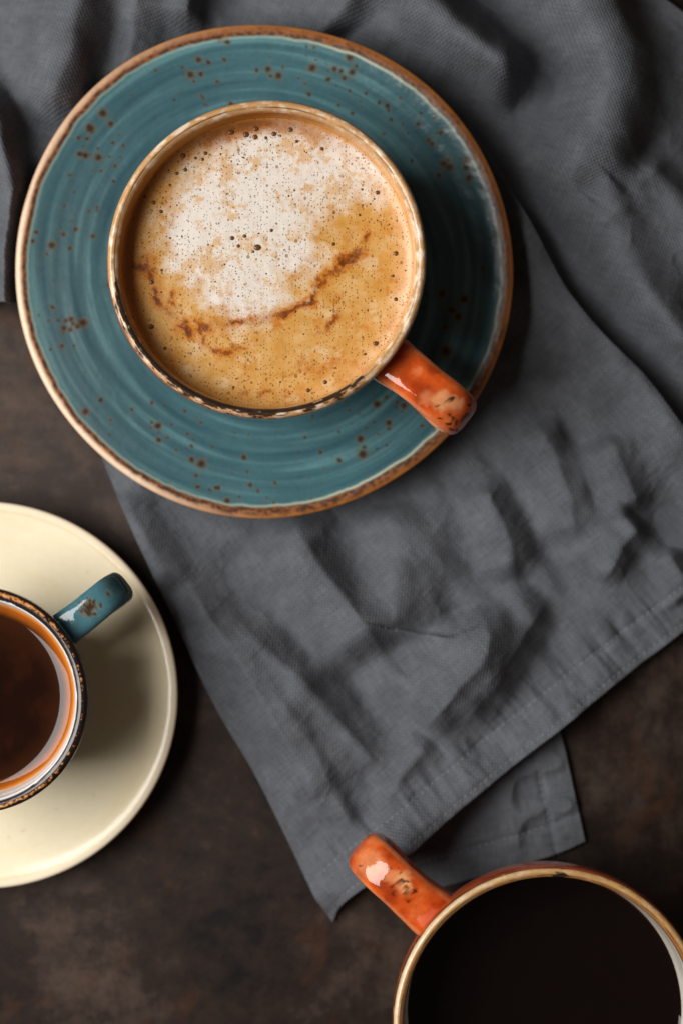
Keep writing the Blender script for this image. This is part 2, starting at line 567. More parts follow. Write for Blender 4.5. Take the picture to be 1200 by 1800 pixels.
def h_front(x, y, hem_d, left_d):
    """height of the upper layer in mm at photograph position x, y"""
    wx = x + 8 * fbm(x / 95, y / 95, 0, 2, 21)
    wy = y + 8 * fbm(x / 95, y / 95, 5, 2, 21)
    h = 3.0 + np.zeros_like(x)
    f = lambda pts, amp, wl, wr: 2.6 * fold(wx, wy, pts, amp, wl * 1.5, wr * 1.9)
    # folds that run from the saucer towards the tip
    h += f([(500, 905), (555, 985), (622, 1080), (676, 1158)], 5.6, 95, 34)
    h += f([(690, 880), (700, 980), (700, 1080), (690, 1140)], 4.6, 62, 75)
    h += f([(300, 985), (352, 1062), (412, 1150), (480, 1260), (545, 1370), (580, 1470)], 3.6, 40, 26)
    h += f([(395, 1062), (455, 1128), (545, 1215), (640, 1320), (690, 1400)], 4.4, 46, 34)
    h += f([(470, 1200), (540, 1290), (600, 1400), (610, 1490)], 3.4, 34, 30)
    h += f([(205, 850), (262, 960), (300, 1050)], 3.4, 50, 34)
    # the lifted square patch in the middle
    h += f([(832, 1058), (850, 1128), (800, 1205), (735, 1285)], 5.8, 105, 30)
    h -= f([(660, 1185), (740, 1118), (830, 1050)], 1.5, 40, 34)
    # right half
    h += f([(838, 830), (868, 900), (893, 975), (900, 1030)], 3.8, 50, 30)
    h += f([(930, 730), (968, 800), (995, 880), (1012, 965)], 3.6, 60, 28)
    h += f([(1060, 760), (1090, 830), (1122, 905)], 2.6, 70, 26)
    h += f([(1130, 905), (1085, 965), (1050, 1030)], 3.6, 60, 24)
    h += f([(965, 1040), (915, 1110), (850, 1215), (800, 1290)], 4.4, 70, 30)
    h += f([(1170, 960), (1192, 1010), (1215, 1055)], 2.6, 40, 20)
    h += f([(760, 1290), (700, 1370), (668, 1440)], 2.6, 40, 26)
    h += f([(1000, 640), (1090, 720), (1190, 830)], 2.0, 60, 60)
    h += blob(x, y, 1130, 830, 110, 90, 2.2)
    # loose rolling of the whole cloth and small crumples
    h += 1.7 * fbm(x / 210, y / 210, 1.3, 2, 31)
    acr, alo = wx * 0.82 - wy * 0.57, wx * 0.57 + wy * 0.82
    drift = noise(acr / 92, alo / 300, 4.4, 33) + 0.45 * noise(acr / 41, alo / 150, 7.4, 34)
    h += 2.8 * drift * sstep(10, 120, left_d)
    acr, alo = wx * 0.60 + wy * 0.80, -wx * 0.80 + wy * 0.60
    h += 1.5 * noise(acr / 70, alo / 190, 9.1, 35)
    rid = 1 - np.abs(fbm(wx / 85, wy / 85, 2.2, 3, 41)) * 2.2
    h += 0.35 * np.clip(rid, 0, 1) ** 2
    fine = 1 - np.abs(fbm((wx * 0.75 + wy * 0.66) / 26, (wy * 0.75 - wx * 0.66) / 75, 6.2, 3, 45)) * 2.4
    h += 0.30 * np.clip(fine, 0, 1) ** 2 * sstep(-0.2, 0.4, fbm(x / 120, y / 120, 8, 2, 47))
    h += 0.20 * fbm(wx / 30, wy / 30, 0.7, 2, 51)
    # the hem: thicker, its seam puckered
    k = 1 - sstep(50, 66, hem_d)
    h += 0.75 * k
    along = (x * 0.77 - y * 0.64)
    pk = fbm(along / 26, hem_d / 150, 3.1, 2, 61)
    h += pk * (2.0 * np.exp(-((hem_d - 62) / 44) ** 2) + 0.35 * np.exp(-((hem_d - 8) / 14) ** 2))
    h -= 0.50 * np.exp(-((hem_d - 64) / 6.0) ** 2) + 0.30 * np.exp(-((hem_d - 12) / 4.0) ** 2)
    # lifted edges: the tip curls, the hem floats over the layer below
    h += blob(x, y, 676, 1518, 105, 55, 15.0, -0.69)
    h += 8.5 * np.exp(-(hem_d / 85) ** 2) * sstep(600, 720, x) * (1 - 0.75 * sstep(1000, 1130, x))
    # edges come down to the table
    h = h - 1.6 * np.exp(-(left_d / 22) ** 2)
    tip = np.hypot(x - 585, y - 1625)
    h = 1.0 + (h - 1.0) * sstep(-10, 60, tip)
    # the far right edge lies in a low roll over the gathered cloth
    d, s, t = polyd(x, y, L1_RIGHT)
    h += 8.5 * np.exp(-((d - 8) / 52) ** 2) * sstep(820, 930, x)
    h = np.where(h > 20, 20 + 9 * np.tanh((h - 20) / 9), h)
    return np.maximum(h, 1.9 + 0.5 * sstep(0, 60, left_d))


def h_back(x, y):
    wx = x + 12 * fbm(x / 110, y / 110, 0, 2, 121)
    wy = y + 12 * fbm(x / 110, y / 110, 5, 2, 121)
    h = 3.0 + np.zeros_like(x)
    f = lambda pts, amp, wl, wr, **k: 3.0 * fold(wx, wy, pts, amp, wl * 1.3, wr * 1.6, **k)
    h += f([(165, -90), (150, 20), (125, 120), (95, 240)], 11.0, 95, 48, e0=0)
    h += f([(-60, 120), (5, 215), (38, 330), (45, 440), (30, 540)], 9.0, 70, 26, e1=0)
    h += f([(345, -120), (338, -20), (322, 70)], 6.0, 90, 24, e0=0)
    h += f([(230, -60), (240, 60), (205, 180)], 3.5, 40, 40, e0=0)
    h += f([(560, -120), (590, -30), (640, 45)], 6.0, 110, 40, e0=0)
    h += f([(660, -60), (745, 30), (835, 100), (925, 165)], 11.0, 70, 52, e0=0)
    h += f([(935, -90), (1010, 15), (1052, 110), (1056, 205), (1010, 300), (960, 350)], 13.0, 62, 74, e0=0)
    h -= blob(wx, wy, 955, 170, 75, 40, 6.0, -0.6)
    h += f([(1010, 330), (1085, 430), (1160, 560), (1240, 660)], 5.0, 80, 70)
    h += f([(1110, 270), (1180, 350), (1280, 470)], 4.5, 60, 60, e1=0)
    h += f([(905, 250), (960, 345), (1010, 420)], 3.5, 40, 40)
    h += 2.0 * fbm(x / 190, y / 190, 4.3, 2, 131)
    acr, alo = wx * 0.80 - wy * 0.60, wx * 0.60 + wy * 0.80
    h += 5.5 * noise(acr / 115, alo / 300, 4.4, 133) + 1.6 * noise(acr / 48, alo / 130, 2.4, 134)
    rid = 1 - np.abs(fbm(wx / 95, wy / 95, 2.2, 3, 141)) * 2.2
    h += 0.5 * np.clip(rid, 0, 1) ** 2
    h += 0.18 * fbm(wx / 34, wy / 34, 0.7, 3, 151)
    # slip flat below the upper layer
    d, s, t = polyd(x, y, L1_RIGHT)
    inside = np.where(s > 0, -d, d)                   # positive below-left of that edge
    m = sstep(-95, -25, inside) * sstep(700, 800, x)
    h = h * (1 - m) + 1.3 * m
    h = np.where(h > 20, 20 + 12 * np.tanh((h - 20) / 12), h)
    return np.maximum(h, 1.2)


def h_under(x, y, e1, e2):
    wx = x + 8 * fbm(x / 60, y / 60, 0, 3, 221)
    wy = y + 8 * fbm(x / 60, y / 60, 5, 3, 221)
    h = 1.5 + np.zeros_like(x)
    f = lambda *a, **k: 1.8 * fold(wx, wy, *a, **k)
    h += f([(1005, 1330), (930, 1352), (860, 1400)], 1.6, 30, 26)
    h += f([(1018, 1420), (960, 1420), (900, 1452)], 1.5, 24, 22)
    h += f([(880, 1360), (905, 1440), (915, 1500)], 1.2, 30, 20)
    h += 0.5 * fbm(wx / 40, wy / 40, 0.7, 3, 251)
    h += 0.6 * (1 - sstep(42, 56, np.minimum(e1, e2)))
    h -= 0.5 * np.exp(-((e1 - 55) / 6.0) ** 2) + 0.5 * np.exp(-((e2 - 52) / 6.0) ** 2)
    h += 0.5 * fbm(y / 22, e1 / 90, 0, 2, 261) * np.exp(-((e1 - 50) / 30) ** 2)
    return np.clip(h, 1.0, 3.6)


def coons(bottom, top, left, right, nu, nv, U=None, V_=None):
    """bottom/top run along u, left/right run along v (bottom -> top); returns x, y arrays"""
    b, t, l, r = [catmull(c, 240) for c in (bottom, top, left, right)]
    if U is None:
        U, V_ = np.meshgrid(np.linspace(0, 1, nu), np.linspace(0, 1, nv), indexing='ij')
    q = np.linspace(0, 1, 240)
    ev = lambda c, s, k: np.interp(s, q, c[:, k])
    out = []
    for k in (0, 1):
        p = (1 - V_) * ev(b, U, k) + V_ * ev(t, U, k) + (1 - U) * ev(l, V_, k) + U * ev(r, V_, k)
        p -= (1 - U) * (1 - V_) * b[0, k] + U * (1 - V_) * b[-1, k] + (1 - U) * V_ * t[0, k] + U * V_ * t[-1, k]
        out.append(p)
    return out[0], out[1], U, V_


def edge_d(x, y, pts):
    return polyd(x, y, catmull(pts, 60))[0]


def cap(xm, ym, z, gap):
    """linen is pressed flat by the saucer's foot and stays below its flange"""
    lim = under_saucer(xm, ym) - gap
    k = 0.0012
    return np.where(z > lim - k, lim - k * np.exp(-np.clip((z - lim + k) / k, 0, 50)), z)


def front_z(x, y):
    hd = edge_d(x, y, L1_HEM)
    ld = edge_d(x, y, L1_LEFT)
    z = h_front(x, y, hd, ld) / 1000.0
    xm, ym = (x - 600) / SC, (900 - y) / SC
    return xm, ym, cap(xm, ym, z, 0.0003)


def back_z(x, y):
    xm, ym = (x - 600) / SC, (900 - y) / SC
    return xm, ym, cap(xm, ym, h_back(x, y) / 1000.0, 0.0016)


L0_RIGHT = [(1030, 1482), (1012, 1400), (985, 1285), (935, 1150)]
L0_BOTTOM = [(1030, 1482), (968, 1508), (840, 1545), (690, 1588)]


def under_z(x, y):
    z = h_under(x, y, edge_d(x, y, L0_RIGHT), edge_d(x, y, L0_BOTTOM)) / 1000.0
    return (x - 600) / SC, (900 - y) / SC, z


napkin = empty('linen_napkin', (at(800, 1000)[0], at(800, 1000)[1], 0))
tag(napkin, 'crumpled dark grey linen napkin with stitched hem, folded under the blue saucer', 'napkin')
NX, NY = napkin.location.x, napkin.location.y


def cloth_part(name, xyz, U, nu, nv, rot, thick=0.0007):
    xm, ym, z = xyz
    v = np.stack([xm - NX, ym - NY, z], -1).reshape(-1, 3)
    mmx, mmy = xm * 1000, ym * 1000
    c, s = math.cos(rot), math.sin(rot)
    uv = np.stack([mmx * c + mmy * s, -mmx * s + mmy * c], -1).reshape(-1, 2)
    f = grid_faces(nu, nv)
    # make the faces look upwards
    a, b_, c_ = v[f[0, 0]], v[f[0, 1]], v[f[0, 2]]
    if np.cross(b_ - a, c_ - a)[2] < 0:
        f = f[:, ::-1]
    o = mesh_from(name, v, f, M_LINEN, napkin, uv=uv)
    md = o.modifiers.new('thickness', 'SOLIDIFY')
    md.thickness = thick
    md.offset = -1
    return o


HEM_ROT = math.atan2(515, 615)          # the hem's direction on the table
nu, nv = 440, 460
x, y, U, W = coons(L1_HEM, L1_TOP, L1_LEFT, L1_RIGHT, nu, nv)
cloth_part('upper_layer', front_z(x, y), U, nu, nv, HEM_ROT)

L2_BOT = [(-120, 560), (15, 538), (250, 575), (600, 610), (850, 545), (1000, 640), (1150, 790), (1350, 960)]
L2_TOP = [(-120, -150), (400, -150), (900, -150), (1075, -80), (1150, -15), (1225, 45), (1330, 140)]
nu, nv = 480, 300
x, y, U, W = coons(L2_BOT, L2_TOP, [(-120, 560), (-120, -150)], [(1350, 960), (1330, 140)], nu, nv)
cloth_part('gathered_layer', back_z(x, y), U, nu, nv, HEM_ROT + 0.5)

nu, nv = 200, 170
x, y, U, W = coons(L0_BOTTOM, [(935, 1150), (860, 1180), (780, 1260), (700, 1350)], L0_RIGHT, [(690, 1588), (700, 1350)], nu, nv)
cloth_part('lower_layer', under_z(x, y), U, nu, nv, 0.15)






def inset(curve, d):
    P = catmull(curve, 60)
    t = np.gradient(P, axis=0)
    n = np.stack([t[:, 1], -t[:, 0]], -1)
    n /= np.linalg.norm(n, axis=1, keepdims=True)
    return P + n * d


def stitch_row(name, curve, zf, length=7.0, gap=4.5, wid=1.5):
    L = np.linalg.norm(np.diff(np.asarray(curve), axis=0), axis=1).sum()
    n = int(L / (length + gap))
    s = np.concatenate([[0], np.cumsum(np.linalg.norm(np.diff(curve, axis=0), axis=1))])
    ev = lambda q: np.stack([np.interp(q, s, curve[:, 0]), np.interp(q, s, curve[:, 1])], -1)
    start = np.arange(n) * (length + gap) + rng.normal(0, 0.5, n)
    ln = length * (1 + rng.normal(0, 0.1, n))
    prof = np.sin(np.linspace(0.0, math.pi, 6))
    A, B = ev(start), ev(start + ln)
    t = B - A
    nn = np.stack([-t[:, 1], t[:, 0]], -1)
    nn /= np.linalg.norm(nn, axis=1, keepdims=True) + 1e-9
    jit = rng.normal(0, 0.4, (n, 1, 1, 1))
    along = np.linspace(0, 1, 6)
    offs = np.array([-1, -0.5, 0.5, 1.0]) * wid
    dz = np.array([-0.00025, 0.00012, 0.00012, -0.00025])
    pos = A[:, None, None, :] + t[:, None, None, :] * along[None, :, None, None]
    pos = pos + nn[:, None, None, :] * (offs[None, None, :, None] * (0.45 + 0.55 * prof[None, :, None, None]) + jit)
    xm, ym, z = zf(pos[..., 0], pos[..., 1])
    z = z + dz[None, None, :] + 0.00022 * prof[None, :, None]
    v = np.stack([xm - NX, ym - NY, z], -1).reshape(-1, 3)
    f = []
    for k in range(n):
        for i in range(5):
            for j in range(3):
                a = k * 24 + i * 4 + j
                f.append((a, a + 1, a + 5, a + 4))
    o = mesh_from(name, v, f, M_THREAD, napkin)
    o['kind'] = 'stuff'
    return o


stitch_row('hem_stitching', inset(L1_HEM, 12)[3:], front_z)
stitch_row('hem_stitching', inset(L1_HEM, 64)[3:], front_z)
stitch_row('hem_stitching', inset(L0_RIGHT, 55)[8:], under_z)
stitch_row('hem_stitching', inset(L0_BOTTOM, -52)[10:], under_z)


# ------------------------------------------------------------------ lathe-turned crockery
def resample(profile, step):
    P = catmull(profile, 2000)
    s = np.concatenate([[0], np.cumsum(np.linalg.norm(np.diff(P, axis=0), axis=1))])
    return catmull(profile, int(s[-1] / step))


def lathe(name, prof, nseg, mat, parent, color_fn, wob=None):
    """prof: (n,2) of r,z from the inside centre over the rim to the underside centre"""
    th = np.linspace(0, 2 * math.pi, nseg, endpoint=False)
    R, T = np.meshgrid(prof[:, 0], th, indexing='ij')
    Z = np.repeat(prof[:, 1][:, None], nseg, 1)
    Sx = np.repeat(np.linspace(0, 1, len(prof))[:, None], nseg, 1)
    if wob is not None:
        R, Z = wob(R, Z, T)
    v = np.stack([R * np.cos(T), R * np.sin(T), Z], -1).reshape(-1, 3)
    col, rgh = color_fn(R, Z, T, Sx)
    f = grid_faces(len(prof), nseg, wrap_v=True)
    o = mesh_from(name, v, f, mat, parent, col=col.reshape(-1, 3), rough=rgh.reshape(-1))
    return o


def img_ang(T):
    """angle as seen in the photograph: 0 = right, 90 = towards the picture's top (radians, -pi..pi)"""
    return (T + math.pi) % (2 * math.pi) - math.pi


def angbump(T, deg, width):
    d = np.abs(((T - math.radians(deg)) + math.pi) % (2 * math.pi) - math.pi)
    return np.exp(-(d / math.radians(width)) ** 2)


# ---- the large blue saucer
S_PROF = [(0.0004, 0.0060), (0.020, 0.0060), (0.0300, 0.0061), (0.0345, 0.0068), (0.0400, 0.0080), (0.0480, 0.0097),
          (0.0560, 0.0119), (0.0640, 0.0144), (0.0720, 0.0172), (0.0770, 0.0190), (0.0800, 0.0199), (0.0818, 0.0201),
          (0.0828, 0.0195), (0.0829, 0.0184), (0.0815, 0.0172), (0.0780, 0.0155), (0.0700, 0.0113), (0.0600, 0.0065),
          (0.0530, 0.0032), (0.0480, 0.0004), (0.0455, 0.0), (0.0430, 0.0006), (0.0400, 0.0022), (0.0200, 0.0024), (0.0004, 0.0024)]
s_prof = resample(S_PROF, 0.00032)
speck = np.random.default_rng(3)
sp_xy = []
for k in range(70):                                    # clusters of iron specks
    a, r = speck.uniform(0, 2 * math.pi), 0.082 * math.sqrt(speck.uniform(0.42, 0.86))
    n = 1 + speck.poisson(2.2)
    for j in range(n):
        sp_xy.append((r * math.cos(a) + speck.normal(0, 0.0048), r * math.sin(a) + speck.normal(0, 0.0048), speck.uniform(0.00014, 0.00042) * (1.5 if j == 0 else 1.0)))
for cx, cy, n, sp_, rad in ((123, 570, 7, 9, 7.5), (345, 131, 3, 8, 7), (390, 98, 5, 16, 6), (625, 130, 4, 14, 8), (790, 290, 9, 18, 8),
                            (180, 217, 4, 10, 8), (160, 268, 3, 8, 8), (85, 425, 6, 18, 6.5), (620, 785, 4, 14, 8), (700, 735, 4, 14, 7),
                            (755, 255, 1, 2, 9), (785, 620, 1, 2, 13), (265, 755, 2, 12, 8), (335, 800, 3, 12, 6), (375, 855, 4, 14, 8),
                            (160, 720, 2, 8, 9), (570, 135, 3, 12, 7), (455, 845, 4, 26, 6), (790, 560, 6, 22, 7), (480, 130, 2, 8, 6)):
    for j in range(n):
        ax, ay = at(cx + speck.normal(0, 1.3 * sp_), cy + speck.normal(0, 1.3 * sp_), 0.015)
        sp_xy.append((ax - SAU_C[0], ay - SAU_C[1], rad / 5200.0 * speck.uniform(0.28, 0.72)))
sp_xy = np.array(sp_xy)


def stamp(x, y, pts, hard=0.35, warp=0.0):
    """soft round specks with slightly ragged outlines"""
    m = np.zeros_like(x)
    if warp:
        x = x + warp * noise(x * 1500, y * 1500, 0, 77)
        y = y + warp * noise(x * 1500, y * 1500, 9, 77)
    for px, py, r in pts:
        sel = (np.abs(x - px) < 2.2 * r) & (np.abs(y - py) < 2.2 * r)
        if not sel.any():
            continue
        d = np.hypot(x[sel] - px, y[sel] - py) / r
        m[sel] = np.maximum(m[sel], 1 - sstep(1 - hard, 1 + 1.6 * hard, d))
    return m


def saucer_wob(R, Z, T):
    out = sstep(0.03, 0.083, R)
    k = 0.0050 * np.cos(2 * T + 0.9) + 0.0045 * np.cos(3 * T - 0.6) + 0.003 * np.cos(5 * T + 2.0)
    R2 = R * (1 + out * k)
    Z2 = Z + out * 0.0004 * np.cos(2 * T - 0.7)
    # throwing rings on the upper face
    top = np.where(Z > np.interp(R, [0, 0.05, 0.083], [0.0045, 0.006, 0.0192]), 1, 0)
    ring = 0.00007 * np.sin(R * 900 + 0.8 * np.cos(T) + 0.5 * np.sin(2 * T)) * sstep(0.036, 0.044, R) * (1 - sstep(0.074, 0.078, R))
    return R2, Z2 + ring * top


def saucer_col(R, Z, T, S):
    x, y = R * np.cos(T), R * np.sin(T)
    c = np.broadcast_to(lin(64, 102, 110), R.shape + (3,)).copy()
    rings = fbm(R * 330 + 0.4 * np.sin(T * 2), np.cos(T) * 1.1, np.sin(T) * 1.1, 3, 301)
    c = mix(c, lin(96, 141, 146), sstep(0.0, 0.5, rings) * 0.65)
    c = mix(c, lin(38, 78, 90), sstep(0.0, 0.55, -rings) * 0.65)
    c *= (1 + 0.16 * fbm(x * 60, y * 60, 0, 4, 311))[..., None]
    # iron specks with a rusty halo
    c = mix(c, lin(112, 96, 64), stamp(x, y, sp_xy * np.array([1, 1, 1.45]), 0.7, 0.0004) * 0.65)
    c = mix(c, lin(52, 32, 20), stamp(x, y, sp_xy, 0.55, 0.0004) * 0.92)
    fine = sstep(0.42, 0.62, fbm(x * 700, y * 700, 0, 2, 321))
    c = mix(c, lin(78, 70, 52), fine * 0.5)
    # the bare brown rim
    rr = R / (0.0829 * (1 + 0.0050 * np.cos(2 * T + 0.9) + 0.0045 * np.cos(3 * T - 0.6) + 0.003 * np.cos(5 * T + 2.0)))
    edge = 0.957 + 0.010 * fbm(np.cos(T) * 9, np.sin(T) * 9, 0, 4, 331)
    d = rr - edge
    streak = fbm(np.cos(T) * 42, np.sin(T) * 42, rr * 60, 4, 341)
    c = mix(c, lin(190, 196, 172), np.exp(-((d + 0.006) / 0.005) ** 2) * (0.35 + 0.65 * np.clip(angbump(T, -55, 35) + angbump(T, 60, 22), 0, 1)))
    rim = sstep(-0.003, 0.004, d)
    rc = np.broadcast_to(lin(138, 82, 38), R.shape + (3,)).copy()
    rc = mix(rc, lin(96, 52, 22), sstep(-0.15, 0.45, streak) * 0.85)
    light = np.clip(angbump(T, 190, 42) * 0.95 + angbump(T, 232, 22) * 0.75 + angbump(T, 140, 30) * 0.35, 0, 1)  # highlight on the left of the rim, painted into its colour as cream
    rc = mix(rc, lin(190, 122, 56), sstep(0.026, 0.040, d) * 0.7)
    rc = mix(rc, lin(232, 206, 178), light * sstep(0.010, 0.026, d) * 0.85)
    inner = np.exp(-((d - 0.006 - 0.010 * angbump(T, -85, 35)) / (0.0085 + 0.009 * angbump(T, -70, 40))) ** 2)
    rc = mix(rc, lin(62, 36, 20), inner * sstep(-0.45, 0.25, streak + 0.25 * fbm(np.cos(T) * 110, np.sin(T) * 110, rr * 90, 2, 351)))
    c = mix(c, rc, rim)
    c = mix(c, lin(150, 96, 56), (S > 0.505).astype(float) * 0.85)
    rgh = 0.23 + 0.10 * rim + 0.05 * fbm(x * 90, y * 90, 0, 3, 361)
    return c, np.clip(rgh, 0.12, 0.7)


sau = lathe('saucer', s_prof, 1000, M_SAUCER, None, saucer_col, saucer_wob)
sau.location = (SAU_C[0], SAU_C[1], Z_SAUCER)
tag(sau, 'large round teal blue saucer with rusty brown rim and specks, on the grey napkin', 'saucer')

# ---- the cream saucer
S2_PROF = [(0.0004, 0.0045), (0.018, 0.0045), (0.0235, 0.0047), (0.0262, 0.0056), (0.0300, 0.0066), (0.0380, 0.0083), (0.0460, 0.0106),
           (0.0540, 0.0136), (0.0600, 0.0157), (0.0630, 0.0165), (0.0646, 0.0165), (0.0653, 0.0158), (0.0650, 0.0148), (0.0620, 0.0132),
           (0.0540, 0.0092), (0.0460, 0.0052), (0.0400, 0.0018), (0.0375, 0.0), (0.0355, 0.0), (0.0340, 0.0012), (0.0320, 0.0018), (0.0004, 0.0018)]


def cream_col(R, Z, T, S):
    x, y = R * np.cos(T), R * np.sin(T)
    c = np.broadcast_to(lin(236, 224, 194), R.shape + (3,)).copy()
    c = mix(c, lin(228, 210, 168), sstep(-0.2, 0.6, fbm(R * 160, np.cos(T), np.sin(T), 3, 401)) * 0.5)
    d = R / 0.0653
    c = mix(c, lin(236, 222, 196), sstep(0.955, 0.975, d) * 0.85)
    c = mix(c, lin(206, 178, 128), np.exp(-((d - 0.955) / 0.008) ** 2) * 0.35)
    c = mix(c, lin(200, 178, 140), (S > 0.53).astype(float) * 0.6)
    dots = sstep(0.55, 0.65, fbm(x * 420, y * 420, 0, 2, 411))
    c = mix(c, lin(176, 148, 104), dots * 0.35)
    return c, 0.16 + 0.03 * fbm(x * 60, y * 60, 0, 2, 421)


sau2 = lathe('saucer', resample(S2_PROF, 0.0004), 640, M_CREAM, None, cream_col)
sau2.location = (SAU2_C[0], SAU2_C[1], 0.0)
tag(sau2, 'plain pale cream saucer under the small espresso cup', 'saucer')


# ------------------------------------------------------------------ cups
def cup_profile(rr, h, t, foot, bowl):
    """rr rim radius, h height, t wall thickness; from the inner bottom over the lip to the foot"""
    inner = [(0.0004, 0.0085), (foot * 0.55, 0.0088), (foot * 0.95, 0.0115)]
    for f, g in bowl:
        inner.append((rr * f - t * 1.05, h * g))
    lip = [(rr - t * 0.97, h - 0.0042), (rr - t * 0.90, h - 0.0012), (rr - t * 0.62, h - 0.0001), (rr - t * 0.32, h), (rr - t * 0.07, h - 0.0011), (rr, h - 0.0034)]
    outer = [(rr * f, h * g) for f, g in reversed(bowl)]
    ft = [(foot + 0.0030, 0.0052), (foot + 0.0012, 0.0026), (foot + 0.0009, 0.0006), (foot - 0.0010, 0.0), (foot - 0.0028, 0.0006), (foot - 0.0045, 0.0024), (0.0004, 0.0028)]
    return inner + lip + outer + ft


BOWL2 = [(0.72, 0.235), (0.85, 0.40), (0.925, 0.58), (0.968, 0.76), (0.992, 0.88)]
BOWL = [(0.76, 0.235), (0.885, 0.40), (0.955, 0.58), (0.988, 0.76), (0.999, 0.88)]


def handle(name, path, width, thick, mat, parent, color_fn, n=190, m=72):
    P = catmull(path, n)                                # x outward, z up
    t = np.gradient(P, axis=0)
    t /= np.linalg.norm(t, axis=1, keepdims=True)
    nrm = np.stack([-t[:, 1], t[:, 0]], -1)             # points up / outwards
    s = np.linspace(0, 1, n)
    a = np.linspace(0, 2 * math.pi, m, endpoint=False)
    ex = 0.62
    cy = np.sign(np.cos(a)) * np.abs(np.cos(a)) ** ex
    cz = np.sign(np.sin(a)) * np.abs(np.sin(a)) ** 0.95
    flare = 1 + 0.12 * np.exp(-(s / 0.09) ** 2) + 0.18 * np.exp(-((1 - s) / 0.08) ** 2)
    wv = width / 2 * flare * (1 - 0.22 * sstep(0.55, 0.85, s))
    tv = thick / 2 * (1 + 0.25 * np.exp(-(s / 0.07) ** 2))
    X = P[:, 0][:, None] + nrm[:, 0][:, None] * cz[None] * tv[:, None]
    Zz = P[:, 1][:, None] + nrm[:, 1][:, None] * cz[None] * tv[:, None]
    Y = cy[None] * wv[:, None]
    # hand-made unevenness
    k = 0.00032 * fbm(X * 80, Y * 80, Zz * 80, 2, 501)
    Y = Y + k
    Zz = Zz + k
    v = np.stack([X, Y, Zz], -1).reshape(-1, 3)
    col, rgh = color_fn(X, Y, Zz, np.repeat(s[:, None], m, 1))
    f = grid_faces(n, m, wrap_v=True)[:, ::-1]
    return mesh_from(name, v, f, mat, parent, col=col.reshape(-1, 3), rough=rgh.reshape(-1))


ORANGE, RUST, PEACH, DARK = lin(202, 82, 28), lin(138, 44, 14), lin(232, 160, 108), lin(46, 20, 12)


def orange_handle_col(spots, holes, seed):
    def fn(X, Y, Z, S):
        c = np.broadcast_to(ORANGE, X.shape + (3,)).copy()
        n1 = fbm(X * 120, Y * 120, Z * 120, 4, seed)
        c = mix(c, RUST, sstep(-0.15, 0.40, n1) * 0.8)
        c = mix(c, lin(226, 122, 62), sstep(0.05, 0.5, -n1) * 0.7)
        up = (Z > 0.030).astype(float)
        wx = X + 0.0010 * noise(X * 600, Y * 600, 3, seed + 5)
        wy = Y + 0.0010 * noise(X * 600, Y * 600, 7, seed + 5)
        for px, py, r, k in spots:
            c = mix(c, PEACH, (1 - sstep(0.45, 1.15, np.hypot(wx - px, wy - py) / r)) * k * up)
        edge = sstep(0.78, 1.0, np.abs(Y) / 0.0073)
        c = mix(c, lin(232, 150, 96), edge * 0.55 * up)
        m = np.zeros_like(X)
        for px, py, r in holes:
            m = np.maximum(m, 1 - sstep(0.6, 1.3, np.hypot(wx - px, wy - py) / r))
        c = mix(c, DARK, m * up * 0.92)
        pin = sstep(0.50, 0.62, fbm(X * 900, Y * 900, Z * 900, 2, seed + 9)) * sstep(0.0, 0.3, fbm(X * 140, Y * 140, Z * 140, 2, seed + 11))
        c = mix(c, lin(84, 34, 16), pin * 0.7)
        return c, np.full(X.shape, 0.085) + 0.2 * m
    return fn


def rim_frame(R, Z, rr, h, t):
    """q: -1..0 down the inside, 0..1 across the lip from inside to outside, >1 down the outside (in lip widths)"""
    return (R - (rr - t)) / t, (h - Z)


